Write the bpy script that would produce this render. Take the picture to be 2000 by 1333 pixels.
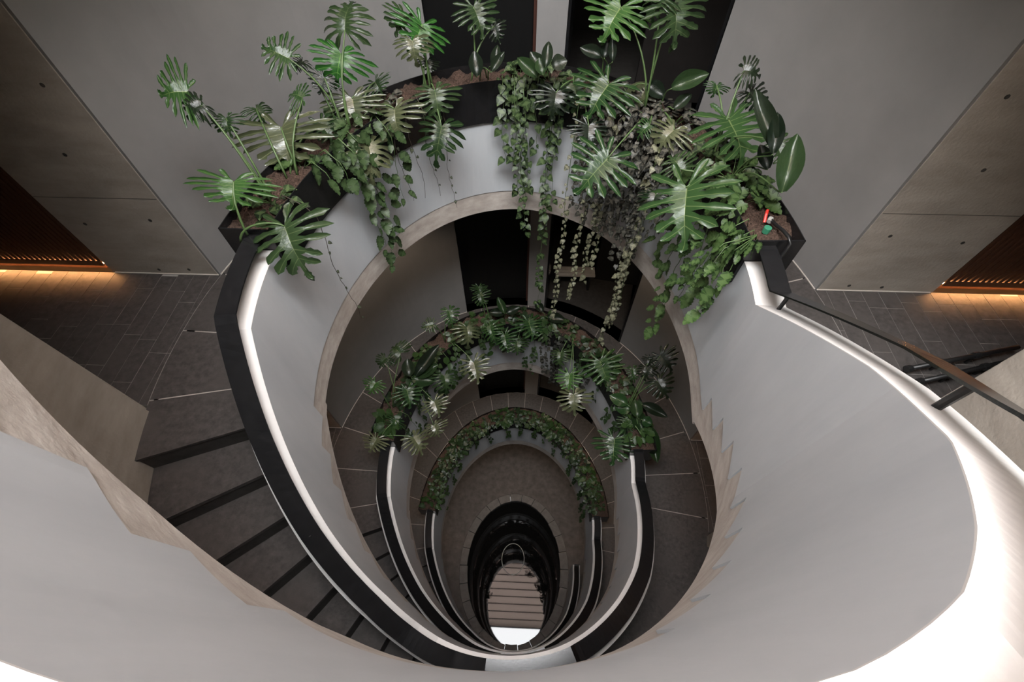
import bpy, math, random
from mathutils import Vector, Matrix
import numpy as np
random.seed(11)
for o in list(bpy.data.objects): bpy.data.objects.remove(o)
SC = bpy.context.scene
COL = SC.collection
# ------------------------------------------------------------------ camera, light, exposure
cd = bpy.data.cameras.new('camera'); cam = bpy.data.objects.new('camera', cd); COL.objects.link(cam)
cd.sensor_width = 36.0; cd.lens = 36.0 * 881.57 / 2000.0; cd.clip_start = 0.02; cd.clip_end = 100
_R = Vector((0.99875, 0.0403, -0.00843)); _F = Vector((-0.02946, 0.56165, -0.82686))
_R = (_R - _F * _R.dot(_F) / _F.length_squared).normalized(); _F.normalize(); _U = _R.cross(_F)
cam.matrix_world = Matrix(((_R.x, _U.x, -_F.x, 0.1279), (_R.y, _U.y, -_F.y, -1.8867), (_R.z, _U.z, -_F.z, 2.9004), (0, 0, 0, 1)))
SC.camera = cam
world = bpy.data.worlds.new('sky'); SC.world = world; world.use_nodes = True
world.node_tree.nodes['Background'].inputs[0].default_value = (0.93, 0.96, 1.0, 1)
world.node_tree.nodes['Background'].inputs[1].default_value = 1.0
def area(name, loc, rot, sx, sy, power, color):
    l = bpy.data.lights.new(name, 'AREA'); l.shape = 'RECTANGLE'; l.size = sx; l.size_y = sy; l.energy = power; l.color = color
    o = bpy.data.objects.new(name, l); COL.objects.link(o); o.location = loc; o.rotation_euler = rot
    return o
# overcast daylight coming down through the roof light over the south side of the stair
area('skylight_daylight', (0.0, -2.0, 6.70), (0, 0, 0), 4.8, 2.0, 1380, (0.975, 0.985, 1.0))
# the same sky above the translucent roof boards over the rest of the well
area('sky_above_boards', (0.0, 0.70, 6.95), (0, 0, 0), 5.0, 3.1, 1250, (0.975, 0.985, 1.0))
SC.view_settings.view_transform = 'Standard'; SC.view_settings.look = 'None'
SC.view_settings.exposure = 0.0; SC.view_settings.gamma = 1.0; SC.view_settings.use_curve_mapping = False
SC.cycles.diffuse_bounces = 6; SC.cycles.max_bounces = 12

# ------------------------------------------------------------------ materials
def new_mat(name):
    m = bpy.data.materials.new(name); m.use_nodes = True
    nt = m.node_tree; b = nt.nodes['Principled BSDF']
    return m, nt, b
def node(nt, t, **kw):
    n = nt.nodes.new(t)
    for k, v in kw.items(): setattr(n, k, v)
    return n
def noisy(name, c1, c2, scale=4.0, rough=0.7, bump=0.15, bscale=60.0, spec=0.3, stretch=(1, 1, 1), detail=6, c3=None, s3=0.6):
    m, nt, b = new_mat(name)
    tc = node(nt, 'ShaderNodeTexCoord'); mp = node(nt, 'ShaderNodeMapping'); mp.inputs['Scale'].default_value = stretch
    nt.links.new(tc.outputs['Object'], mp.inputs['Vector'])
    n1 = node(nt, 'ShaderNodeTexNoise'); n1.inputs['Scale'].default_value = scale; n1.inputs['Detail'].default_value = detail; n1.inputs['Roughness'].default_value = 0.6
    nt.links.new(mp.outputs[0], n1.inputs['Vector'])
    cr = node(nt, 'ShaderNodeValToRGB'); cr.color_ramp.elements[0].position = 0.3; cr.color_ramp.elements[1].position = 0.72
    cr.color_ramp.elements[0].color = (*c1, 1); cr.color_ramp.elements[1].color = (*c2, 1)
    nt.links.new(n1.outputs['Fac'], cr.inputs[0])
    out = cr.outputs[0]
    if c3:
        n3 = node(nt, 'ShaderNodeTexNoise'); n3.inputs['Scale'].default_value = s3; n3.inputs['Detail'].default_value = 4
        nt.links.new(tc.outputs['Object'], n3.inputs['Vector'])
        r3 = node(nt, 'ShaderNodeValToRGB'); r3.color_ramp.elements[0].position = 0.45; r3.color_ramp.elements[1].position = 0.7
        nt.links.new(n3.outputs['Fac'], r3.inputs[0])
        mx = node(nt, 'ShaderNodeMix', data_type='RGBA'); nt.links.new(r3.outputs[0], mx.inputs[0]); nt.links.new(out, mx.inputs[6]); mx.inputs[7].default_value = (*c3, 1)
        out = mx.outputs[2]
    nt.links.new(out, b.inputs['Base Color'])
    b.inputs['Roughness'].default_value = rough; b.inputs['Specular IOR Level'].default_value = spec
    if bump:
        n2 = node(nt, 'ShaderNodeTexNoise'); n2.inputs['Scale'].default_value = bscale; n2.inputs['Detail'].default_value = 5
        nt.links.new(tc.outputs['Object'], n2.inputs['Vector'])
        bp = node(nt, 'ShaderNodeBump'); bp.inputs['Strength'].default_value = bump; bp.inputs['Distance'].default_value = 0.01
        nt.links.new(n2.outputs['Fac'], bp.inputs['Height']); nt.links.new(bp.outputs[0], b.inputs['Normal'])
    return m
def plain(name, c, rough=0.5, metal=0.0, spec=0.5):
    m, nt, b = new_mat(name); b.inputs['Base Color'].default_value = (*c, 1); b.inputs['Roughness'].default_value = rough
    b.inputs['Metallic'].default_value = metal; b.inputs['Specular IOR Level'].default_value = spec
    return m
M = {}
M['plaster'] = noisy('grey_plaster', (0.325, 0.341, 0.357), (0.445, 0.462, 0.478), 1.5, 0.55, 0.06, 25, 0.35, (1, 1, 0.3), 9)
M['wallplaster'] = noisy('grey_wall_plaster', (0.202, 0.197, 0.193), (0.244, 0.237, 0.232), 1.6, 0.6, 0.05, 40, 0.3)
M['cap'] = noisy('pale_cap_plaster', (0.50, 0.485, 0.47), (0.57, 0.555, 0.54), 3, 0.6, 0.05, 40, 0.3)
M['concrete'] = noisy('raw_concrete', (0.30, 0.265, 0.235), (0.45, 0.415, 0.38), 7, 0.75, 0.25, 50, 0.25, (1, 1, 2.0), 8)
M['wallconcrete'] = noisy('board_marked_concrete', (0.25, 0.219, 0.186), (0.37, 0.33, 0.284), 3.2, 0.75, 0.25, 45, 0.25, (0.8, 0.8, 2.2), 10)
M['basalt'] = noisy('dark_basalt', (0.036, 0.032, 0.0305), (0.082, 0.074, 0.069), 22, 0.55, 0.2, 160, 0.35, (1, 1, 1), 8, (0.066, 0.059, 0.055), 2.0)
M['riser'] = noisy('dark_riser_stone', (0.03, 0.027, 0.024), (0.05, 0.046, 0.043), 14, 0.6, 0.1, 120, 0.3)
M['grout'] = noisy('pale_grout', (0.26, 0.24, 0.22), (0.32, 0.30, 0.28), 30, 0.9, 0, 1, 0.1)
M['steel'] = noisy('black_steel', (0.006, 0.006, 0.0065), (0.011, 0.011, 0.0115), 25, 0.22, 0.02, 90, 0.5)
M['darksteel'] = plain('black_painted_metal', (0.01, 0.01, 0.01), 0.45)
M['black'] = plain('black_panel', (0.006, 0.006, 0.006), 0.5, 0, 0.2)
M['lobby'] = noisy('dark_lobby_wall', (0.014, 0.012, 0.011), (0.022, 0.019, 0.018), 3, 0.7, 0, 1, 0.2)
M['wood'] = noisy('dark_red_wood', (0.045, 0.018, 0.010), (0.085, 0.036, 0.019), 6, 0.5, 0.1, 60, 0.35, (6, 6, 0.6), 6)
M['plankold'] = noisy('pale_ceiling_plank', (0.40, 0.31, 0.27), (0.52, 0.42, 0.37), 5, 0.5, 0.05, 40, 0.3, (0.5, 6, 6))
M['red_glow'] = plain('painted_red_glow', (0.07, 0.028, 0.02), 0.5, 0.2)  # red accent light beside the pier, painted as the door frame's colour
M['trim'] = plain('pale_joint', (0.55, 0.5, 0.45), 0.6)
M['soil'] = noisy('potting_soil', (0.010, 0.0065, 0.005), (0.095, 0.062, 0.047), 80, 0.95, 1.0, 120, 0.1, (1, 1, 1), 10)
M['coping'] = noisy('grey_coping_stone', (0.09, 0.082, 0.075), (0.14, 0.128, 0.118), 9, 0.7, 0.2, 60, 0.3)
M['groundstone'] = noisy('brown_ground_stone', (0.06, 0.052, 0.047), (0.11, 0.096, 0.088), 7, 0.75, 0.2, 60, 0.25)
M['bench'] = noisy('pale_bench_board', (0.40, 0.37, 0.33), (0.5, 0.47, 0.43), 8, 0.6, 0, 1, 0.3)
_m, _nt, _b = new_mat('still_water'); _b.inputs['Base Color'].default_value = (0.004, 0.004, 0.004, 1); _b.inputs['Roughness'].default_value = 0.02; _b.inputs['IOR'].default_value = 1.33
M['water'] = _m
_m, _nt, _b = new_mat('translucent_roof_board')
_t = node(_nt, 'ShaderNodeBsdfTranslucent'); _t.inputs[0].default_value = (0.62, 0.54, 0.50, 1)
_n = node(_nt, 'ShaderNodeTexNoise'); _n.inputs['Scale'].default_value = 1.7; _n.inputs['Detail'].default_value = 6
_c = node(_nt, 'ShaderNodeValToRGB'); _c.color_ramp.elements[0].color = (0.52, 0.45, 0.41, 1); _c.color_ramp.elements[1].color = (0.66, 0.58, 0.54, 1)
_nt.links.new(_n.outputs['Fac'], _c.inputs[0]); _nt.links.new(_c.outputs[0], _t.inputs[0])
_nt.links.new(_t.outputs[0], _nt.nodes['Material Output'].inputs['Surface'])
M['plank'] = _m
def emit(name, c, s):
    m, nt, b = new_mat(name); b.inputs['Base Color'].default_value = (*c, 1); b.inputs['Emission Color'].default_value = (*c, 1); b.inputs['Emission Strength'].default_value = s
    return m
M['led'] = emit('warm_light_strip', (1.0, 0.47, 0.17), 80.0)
M['lens'] = emit('warm_lens', (1.0, 0.78, 0.58), 4.0)
M['red'] = plain('red_plastic', (0.55, 0.03, 0.02), 0.4)
M['greencap'] = plain('green_plastic', (0.03, 0.16, 0.09), 0.4)
M['hose'] = plain('black_hose', (0.008, 0.008, 0.008), 0.35)
M['clear'] = plain('grey_fitting', (0.35, 0.35, 0.33), 0.3)

# ------------------------------------------------------------------ helpers
def raw_mesh(name, verts, faces, mat, smooth=False):
    me = bpy.data.meshes.new(name); me.from_pydata([tuple(v) for v in verts], [], faces)
    if smooth:
        me.polygons.foreach_set('use_smooth', [True] * len(me.polygons))
    me.materials.append(mat); me.update()
    return me
def link(name, me, parent=None, loc=None):
    o = bpy.data.objects.new(name, me); COL.objects.link(o)
    if parent is not None: o.parent = parent
    if loc is not None: o.location = loc
    return o
def wpos(o):
    p = Vector((0, 0, 0))
    while o is not None: p += o.location; o = o.parent
    return p
def mesh(name, verts, faces, mat, parent=None, smooth=False):
    """verts in world coordinates; a child is stored relative to its parent"""
    off = wpos(parent) if parent is not None else Vector((0, 0, 0))
    vs = [(v[0] - off.x, v[1] - off.y, v[2] - off.z) for v in verts]
    return link(name, raw_mesh(name, vs, faces, mat, smooth), parent)
def tag(o, label=None, cat=None, group=None, kind=None):
    if label: o['label'] = label
    if cat: o['category'] = cat
    if group: o['group'] = group
    if kind: o['kind'] = kind
    return o
def empty(name, loc, label=None, cat=None, group=None, kind=None):
    o = bpy.data.objects.new(name, None); COL.objects.link(o); o.location = loc; o.empty_display_size = 0.1
    return tag(o, label, cat, group, kind)
class MB:
    def __init__(self): self.v = []; self.f = []
    def add(self, vs, fs):
        n = len(self.v); self.v += [tuple(v) for v in vs]; self.f += [tuple(i + n for i in f) for f in fs]; return self
    def box(self, x0, x1, y0, y1, z0, z1):
        return self.add([(x0,y0,z0),(x1,y0,z0),(x1,y1,z0),(x0,y1,z0),(x0,y0,z1),(x1,y0,z1),(x1,y1,z1),(x0,y1,z1)],
                        [(0,3,2,1),(4,5,6,7),(0,1,5,4),(1,2,6,5),(2,3,7,6),(3,0,4,7)])
    def prism(self, poly, z0, z1):
        n = len(poly)
        return self.add([(p[0],p[1],z0) for p in poly]+[(p[0],p[1],z1) for p in poly],
                        [tuple(range(n-1,-1,-1)), tuple(range(n,2*n))]+[(i,(i+1)%n,n+(i+1)%n,n+i) for i in range(n)])
    def tube(self, pts, r, n=8, r2=None):
        pts = [Vector(p) for p in pts]; m = len(pts); base = len(self.v); up0 = Vector((0.13,0.31,1)).normalized()
        for i,p in enumerate(pts):
            d = (pts[min(i+1,m-1)]-pts[max(i-1,0)]).normalized()
            u = up0 if abs(d.dot(up0))<0.95 else Vector((1,0,0))
            x = d.cross(u).normalized(); y = x.cross(d)
            rr = r if r2 is None else r+(r2-r)*i/max(1,m-1)
            for k in range(n):
                a = 2*math.pi*k/n; self.v.append(tuple(p+x*rr*math.cos(a)+y*rr*math.sin(a)))
        for i in range(m-1):
            for k in range(n):
                self.f.append((base+i*n+k, base+i*n+(k+1)%n, base+(i+1)*n+(k+1)%n, base+(i+1)*n+k))
        self.f.append(tuple(base+k for k in range(n-1,-1,-1))); self.f.append(tuple(base+(m-1)*n+k for k in range(n)))
        return self
    def build(self, name, mat, parent=None, smooth=False): return mesh(name, self.v, self.f, mat, parent, smooth)
def strip_solid(cols, closed_ends=True):
    """cols: list of rings (same count) -> lofted closed solid"""
    n = len(cols[0]); v = [p for c in cols for p in c]; f = []
    for i in range(len(cols)-1):
        for k in range(n):
            f.append((i*n+k, i*n+(k+1)%n, (i+1)*n+(k+1)%n, (i+1)*n+k))
    if closed_ends:
        f.append(tuple(range(n-1,-1,-1))); f.append(tuple((len(cols)-1)*n+k for k in range(n)))
    return v, f

# ------------------------------------------------------------------ the oval well: plan and section
A0, B0 = 1.4276, 1.9097            # inner face of the stair well
AW, BW = 2.60, 3.10                # outer wall of the landings
AS, BS = 2.57, 3.05                # outer wall of the stair
KN = [-200,-178,-165,-150,-135,-120,-106,-90,-72,-55,-40,-25,-10,0,20]
KV = [0,0,-0.0071,-0.003,-0.0006,-0.004,0.008,0.012,0.021,0.025,0.030,0.0089,-0.0084,0,0]
def wrap(a):
    while a > 120: a -= 360
    while a < -240: a += 360
    return a
def ell(ang, s=0.0):
    t = math.radians(ang); k = 1+float(np.interp(wrap(ang), KN, KV))
    n = Vector((math.cos(t)/A0, math.sin(t)/B0)).normalized()
    return Vector((A0*k*math.cos(t), B0*k*math.sin(t))) + n*s
def radial(ang, ax, by, off=0.0):
    """point of the ellipse (ax, by) on the ray from the centre through the well edge at ang"""
    p = Vector((A0*math.cos(math.radians(ang)), B0*math.sin(math.radians(ang))))
    k = 1/math.sqrt((p.x/ax)**2+(p.y/by)**2)
    return p*k + p.normalized()*off
def oell(phi, off=0.0, ax=AW, by=BW):
    t = math.radians(phi); n = Vector((math.cos(t)/ax, math.sin(t)/by)).normalized()
    return Vector((ax*math.cos(t), by*math.sin(t))) + n*off
def stepin(ang, s, ax=None, by=None):
    """point s off the well face, measured along the step line that runs out to the wall"""
    p, o = ell(ang, 0.0), radial(ang, ax or AS, by or BS); d = (o-p).normalized()
    t = math.radians(ang); n = Vector((math.cos(t)/A0, math.sin(t)/B0)).normalized()
    return p+d*(s/max(0.3, d.dot(n)))
FH = 3.3; RISE = FH/18; TH = 0.165     # storey, riser, balustrade thickness
RISERS = [-13.8-7.03*k for k in range(9)] + [-107.3-7.09*k for k in range(9)]   # from the lower landing (east) round the south to the upper (west)
LEVELS = [3.3, 0.0, -3.3, -6.6]
GROUND = -9.9
def lerp(x, xs, ys): return float(np.interp(-x, [-q for q in xs], ys))
def top_z(a):  return lerp(a, [20,-7.5,-35,-52,-64,-70,-76,-106,-112,-164.5,-200], [0.92,0.92,1.69,2.12,2.36,2.47,2.54,2.54,2.64,4.22,4.22])
def bot_z(a):  return lerp(a, [20,-12.5,-75,-103.5,-166,-200], [-0.235,-0.235,1.415,1.415,3.02,3.065])
def step_cols(a0, a1, step=1.5):
    """(angle, floor z) columns from a0 down to a1 with a double column at every riser"""
    ev = []; a = a0
    while a > a1: ev.append(a); a -= step
    ev.append(a1); ev = [e for e in ev if all(abs(e-r) > 0.3 for r in RISERS)]
    cols = []; allv = sorted(ev+[r for r in RISERS if a1 <= r <= a0], reverse=True)
    for e in allv:
        if e in RISERS:
            k = RISERS.index(e); cols += [(e, RISE*k), (e, RISE*(k+1))]
        else:
            cols.append((e, RISE*sum(1 for r in RISERS if r > e)))
    return cols
# ------------------------------------------------------------------ flights
FNAME = ['top', 'second', 'third', 'lowest']
def flight(zb, idx):
    lowest = idx == 3
    where = ['on which the view looks down, nearest and largest', 'second from top', 'third from the top, deep in the well', 'lowest, running down to the pool floor'][idx]
    st = empty('staircase', (0, -1.9, zb), 'dark basalt winder stair on raw concrete, ' + where, 'staircase', 'curved stair flights around the oval well')
    cols = step_cols(-13.0, -168.5)
    # concrete waist with the saw-tooth edge showing in the well
    rings = []
    for a, z in cols:
        i0, i1 = stepin(a, 0.008), stepin(a, 0.014); o = radial(a, AS, BS)
        b = bot_z(a)
        rings.append([(i0.x,i0.y,zb+b),(i0.x,i0.y,zb+z),(i1.x,i1.y,zb+z),(i1.x,i1.y,zb+z-0.045),(o.x,o.y,zb+z-0.045),(o.x,o.y,zb+b)])
    v, f = strip_solid(rings); mesh('concrete_waist', v, f, M['concrete'], st)
    for k in range(18):
        a = RISERS[k]; z = zb+RISE*(k+1)
        a2 = RISERS[k+1] if k < 17 else None
        if a2 is not None:
            n = 6 if k == 8 else 2; poly = []
            aa = [a+0.5 - (a+0.5-a2)*j/n for j in range(n+1)]
            poly = [stepin(q, TH+0.002) for q in aa]+[radial(q, AS, BS, -0.004) for q in reversed(aa)]
            mb = MB().prism(list(reversed(poly)), z-0.035, z); mb.build('tread', M['basalt'], st)
        p0, p1 = stepin(a+0.3, TH+0.002), radial(a+0.3, AS, BS, -0.004); q0, q1 = stepin(a-0.1, TH+0.002), radial(a-0.1, AS, BS, -0.004)
        MB().prism([p0, p1, q1, q0], z-RISE, z-(0.036 if k < 17 else 0.0225)).build('riser', M['riser'], st)
    # plaster balustrade on its inner edge
    blabel = ['broad grey plaster balustrade wall sweeping up the right side and under the viewer', 'grey plaster balustrade curving down the left side from the first planter', 'narrower grey plaster balustrade curving down beside the second ring of plants', 'slim grey plaster balustrade deepest in the well, beside the pool'][idx]
    bl = empty('balustrade', (0, -1.9, zb), blabel, 'balustrade', 'curved stair balustrades')
    a_end = -6.0 if lowest else -7.5
    cols = step_cols(a_end, -164.5, 1.25)
    rings = []; cap = []
    for a, z in cols:
        p, q = ell(a), ell(a, TH); t = top_z(a)
        rings.append([(p.x,p.y,zb+z),(p.x,p.y,zb+t-0.004),(q.x,q.y,zb+t-0.004),(q.x,q.y,zb+z)])
        c0, c1 = ell(a, 0.0), ell(a, TH+0.001)
        cap.append([(c0.x,c0.y,zb+t-0.004),(c0.x,c0.y,zb+t),(c1.x,c1.y,zb+t),(c1.x,c1.y,zb+t-0.004)])
    v, f = strip_solid(rings); mesh('plaster_wall', v, f, M['plaster'], bl)
    v, f = strip_solid(cap); tag(mesh('wall_cap', v, f, M['cap'], bl), 'pale plaster top')
    # flat black handrail on short posts, from planter end to planter end
    hlabel = ['black flat steel handrail rising beside the broad right balustrade', 'wide black flat steel handrail sweeping down the left from the first planter', 'black flat steel handrail of the third flight, inside the second planter ring', 'thin black steel handrail of the lowest flight by the pool'][idx]
    hr = empty('handrail', (0, -1.9, zb), hlabel, 'handrail', 'black handrails of the stair')
    lo_a, hi_a = (-6.0 if lowest else 3.5), -183.5
    def rail_z(a):
        t = top_z(a) if a > -71 or a < -125 else lerp(a, [-71,-92.5,-100,-112,-125], [2.545,2.545,2.61,2.745,3.03])
        return zb + t + 0.125
    n = 150; rings = []
    for j in range(n+1):
        a = lo_a+(hi_a-lo_a)*j/n; p, q = ell(a, 0.02), ell(a, 0.13); z = rail_z(a)
        rings.append([(p.x,p.y,z-0.010),(p.x,p.y,z),(q.x,q.y,z),(q.x,q.y,z-0.010)])
    v, f = strip_solid(rings); mesh('rail_plate', v, f, M['steel'], hr)
    for a in [-9.7,-41,-72,-104,-135,-163]:
        if lowest and a > -6: continue
        p = ell(a, 0.085); z = rail_z(a)
        MB().tube([(p.x,p.y,z-0.14),(p.x,p.y,z-0.008)], 0.011, 8).build('post', M['darksteel'], hr)
for i, zb in enumerate([0.0, -3.3, -6.6, -9.9]): flight(zb, i)

# ------------------------------------------------------------------ landings
def arc(a0, a1, n): return [a0+(a1-a0)*j/n for j in range(n+1)]
JOINTS = [-13.8, -6.5] + [3.5+10.29*k for k in range(18)] + [188.7, 196.55]
LNAME = ['overhead', 'first', 'second', 'third']
YN, YS, XE = 0.69, -0.56, 5.2
for li, zl in enumerate(LEVELS):
    fl = empty('floor', (0, 1.0, zl), kind='structure'); fl['label'] = 'dark stone %s landing around the well' % LNAME[li]
    # slab of the ring
    aa = arc(-13.8, 196.0, 84); rings = []
    for a in aa:
        p, q = stepin(a, 0.008), stepin(a, 0.014); o = radial(a, AW, BW) if 0.3 < math.sin(math.radians(a)) else radial(a, AS, BS)
        rings.append([(p.x,p.y,zl-0.235),(p.x,p.y,zl),(q.x,q.y,zl),(q.x,q.y,zl-0.003),(o.x,o.y,zl-0.003),(o.x,o.y,zl-0.235)])
    v, f = strip_solid(rings); tag(mesh('slab_edge', v, f, M['concrete'], fl), 'raw concrete slab edge facing the well')
    # ring paving
    for a0, a1 in zip(JOINTS[:-1], JOINTS[1:]):
        n = 4; q = arc(a0+0.1, a1-0.1, n)
        poly = [stepin(x, TH) for x in q]+[radial(x, AW-0.005, BW-0.005) for x in reversed(q)]
        MB().prism(list(reversed(poly)), zl-0.021, zl).build('stone_slab', M['basalt'], fl)
    # corridors left and right with strip paving
    for sg in (-1, 1):
        x0, x1 = sg*2.50, sg*XE
        MB().box(min(x0,x1), max(x0,x1), YS, YN, zl-0.235, zl-0.003).build('corridor_slab', M['grout'], fl)
        if li in (1, 2):
            for ya, yb in ((YS, -0.12), (-0.12, 0.27), (0.27, YN)):
                ys = arc(ya+0.002, yb-0.002, 4); inn = [Vector((sg*(AW*math.sqrt(1-(y/BW)**2)+0.001), y)) for y in ys]
                poly = inn+[Vector((sg*2.623, ys[-1])), Vector((sg*2.623, ys[0]))]
                MB().prism(poly if sg < 0 else list(reversed(poly)), zl-0.021, zl).build('paving_strip', M['basalt'], fl)
            w = 0.141; k = 0; x = 2.625
            while x < (4.9 if li == 1 else 3.4):
                y = YS - random.uniform(0, 0.4)
                while y < YN:
                    ln = random.choice([0.38, 0.5, 0.62]); ya, yb = max(y, YS), min(y+ln, YN); y += ln
                    if yb-ya < 0.05: continue
                    xa, xb = sorted((sg*(x+0.002), sg*(x+w-0.002)))
                    MB().box(xa, xb, ya+0.002, yb-0.002, zl-0.021, zl-random.uniform(0, 0.0012)).build('paving_strip', M['basalt'], fl)
                x += w; k += 1
        else:
            MB().box(min(sg*2.62, x1), max(sg*2.62, x1), YS, YN, zl-0.021, zl).build('corridor_paving', M['basalt'], fl)
    # lobby floor beyond the openings
    poly = [oell(p, 0.0) for p in arc(112, 48, 12)] + [Vector((2.6, 6.0)), Vector((-1.6, 6.0))]
    MB().prism(list(reversed(poly)), zl-0.235, zl-0.002).build('lobby_paving', M['riser'], fl)
    # landing balustrade below the planter, with short returns at each end
    lb = empty('balustrade', (0, 1.9, zl), ['grey plaster landing balustrade above the viewer', 'grey plaster arch wall under the uppermost black planter', 'grey plaster arch wall under the second ring of plants', 'small grey plaster arch wall under the lowest ring of plants'][li], 'balustrade', 'landing arch balustrades')
    aa = arc(-7.5, 2.5, 5)+arc(2.6, 177.4, 96)+arc(177.5, 195.5, 9); rings = []; cap1 = []; cap2 = []
    for a in aa:
        p, q = ell(a), ell(a, TH); t = 0.73 if 2.55 < a < 177.45 else 0.916
        rings.append([(p.x,p.y,zl+0.0),(p.x,p.y,zl+t),(q.x,q.y,zl+t),(q.x,q.y,zl+0.0)])
        if t > 0.8: (cap1 if a < 90 else cap2).append([(p.x,p.y,zl+0.916),(p.x,p.y,zl+0.92),(q.x,q.y,zl+0.92),(q.x,q.y,zl+0.916)])
    v, f = strip_solid(rings); mesh('plaster_wall', v, f, M['plaster'], lb)
    for c in (cap1, cap2):
        v, f = strip_solid(c); tag(mesh('wall_cap', v, f, M['cap'], lb), 'pale plaster top')

# ------------------------------------------------------------------ walls
ZT, ZG = 6.6, GROUND
def curved_wall(name, phis, z0, z1, mat, ax=AW, by=BW, th=0.22):
    rings = []
    for p in phis:
        i, o = oell(p, 0, ax, by), oell(p, th, ax, by)
        rings.append([(i.x,i.y,z0),(i.x,i.y,z1),(o.x,o.y,z1),(o.x,o.y,z0)])
    v, f = strip_solid(rings); return tag(mesh(name, v, f, mat), kind='structure')
PL, PR = 167.1, 12.9
curved_wall('wall_left_curved', arc(PL, 110.2, 24), ZG, ZT, M['wallplaster'])
curved_wall('wall_right_curved', arc(49.5, PR, 18), ZG, ZT, M['wallplaster'])
curved_wall('wall_back_pier', arc(86.7, 80.3, 3), ZG, ZT, M['wallplaster'])
for zl in LEVELS+[GROUND]:
    curved_wall('trim_lintel', arc(110.2, 49.5, 22), zl+2.85, zl+3.3-0.002 if zl < 3 else ZT, M['wallplaster'])
curved_wall('wall_front_stair', arc(-168.5, -11.5, 64), ZG-0.2, ZT, M['wallconcrete'], AS, BS, 0.25)
for sg, nm in ((-1, 'left'), (1, 'right')):
    xa, xb = sorted((sg*2.56, sg*3.49))
    w = tag(MB().box(xa, xb, YN, YN+0.2, ZG, ZT).build('wall_%s_concrete' % nm, M['wallconcrete']), kind='structure')
    xa, xb = sorted((sg*3.49, sg*XE))
    tag(MB().box(xa, xb, YN+0.10, YN+0.3, ZG, ZT).build('wall_%s_recess' % nm, M['wallconcrete']), kind='structure')
    xa, xb = sorted((sg*2.60, sg*XE))
    tag(MB().box(xa, xb, YS-0.2, YS, ZG, ZT).build('wall_%s_front' % nm, M['wallconcrete']), kind='structure')
    xa, xb = sorted((sg*XE, sg*(XE+0.2)))
    tag(MB().box(xa, xb, YS-0.2, YN+0.3, ZG, ZT).build('wall_%s_end' % nm, M['wallconcrete']), kind='structure')
    for zj in (0.80, 2.2):
        xa, xb = sorted((sg*2.565, sg*3.485)); MB().box(xa, xb, YN-0.0012, YN+0.002, zj, zj+0.003).build('pour_joint', M['riser'], w)
    # tie holes of the formwork in the concrete face
    for li, zl in enumerate((0.0,)):
        hp = [(2.78,0.06),(3.05,0.05),(3.3,0.55),(2.75,0.6),(2.95,1.15),(3.35,1.3),(2.7,1.6)]
        for (hx, hz) in hp:
            cx = sg*hx; pts = [(cx+0.014*math.cos(t*math.pi/4), hz+0.014*math.sin(t*math.pi/4)) for t in range(8)]
            vs = [(x, YN-0.0015, z) for x, z in pts]+[(x, YN+0.004, z) for x, z in pts]
            mesh('tie_hole', vs, [tuple(range(8)), tuple(range(15,7,-1))]+[(i,(i+1)%8,8+(i+1)%8,8+i) for i in range(8)], M['riser'], w)
# pale joint along the foot of the walls
tn = 0
for zl in LEVELS[1:3]:
    for phis in (arc(PL, 110.2, 24), arc(49.5, PR, 18)):
        rings = []
        for p in phis:
            i, o = oell(p, -0.006), oell(p, 0.004)
            rings.append([(i.x,i.y,zl),(i.x,i.y,zl+0.008),(o.x,o.y,zl+0.008),(o.x,o.y,zl)])
        v, f = strip_solid(rings); tn += 1; tag(mesh('trim_%d' % tn, v, f, M['trim']), kind='structure')
    for sg in (-1, 1):
        xa, xb = sorted((sg*2.55, sg*3.47)); tn += 1
        tag(MB().box(xa, xb, YN-0.007, YN+0.003, zl, zl+0.008).build('trim_%d' % tn, M['trim']), kind='structure')
# lobby shell behind the openings
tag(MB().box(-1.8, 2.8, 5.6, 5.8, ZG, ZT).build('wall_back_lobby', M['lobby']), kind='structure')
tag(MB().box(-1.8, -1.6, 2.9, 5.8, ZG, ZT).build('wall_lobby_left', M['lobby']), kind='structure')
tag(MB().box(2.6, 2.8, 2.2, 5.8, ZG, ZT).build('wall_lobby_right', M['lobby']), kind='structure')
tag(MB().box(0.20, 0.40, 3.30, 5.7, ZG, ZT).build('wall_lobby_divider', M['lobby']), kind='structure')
dn = 0
for zl in LEVELS+[GROUND]:
    dn += 1
    d = empty('door_%d' % dn, (-0.35, 3.3, zl), kind='structure')
    rings = []
    for p in arc(109.4, 87.6, 8):
        i, o = oell(p, 0.15), oell(p, 0.20)
        rings.append([(i.x,i.y,zl+0.01),(i.x,i.y,zl+2.84),(o.x,o.y,zl+2.84),(o.x,o.y,zl+0.01)])
    v, f = strip_solid(rings); mesh('door_leaf', v, f, M['black'], d)
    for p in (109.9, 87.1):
        i = oell(p, 0.12); MB().box(i.x-0.02, i.x+0.02, i.y-0.03, i.y+0.03, zl+0.01, zl+2.84).build('door_frame', M['darksteel'] if p > 100 else M['red_glow'], d)
    # black steel lining of the right-hand opening
    dn += 1
    d = empty('door_%d' % dn, (1.1, 3.0, zl), kind='structure')
    for p, th in ((49.9, 0.26), (79.9, 0.22)):
        i, o = oell(p, -0.004), oell(p, th); t = (o-i).normalized(); s = Vector((t.y, -t.x))*0.012
        MB().prism([i-s, i+s, o+s, o-s], zl+0.004, zl+2.84).build('door_frame', M['steel'], d)
    i, o = Vector((1.35, 3.75)), Vector((2.5, 3.55))
    MB().prism([i, o, o+Vector((0,0.05)), i+Vector((0,0.05))], zl+0.004, zl+2.84).build('door_leaf', M['lobby'], d)

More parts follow.
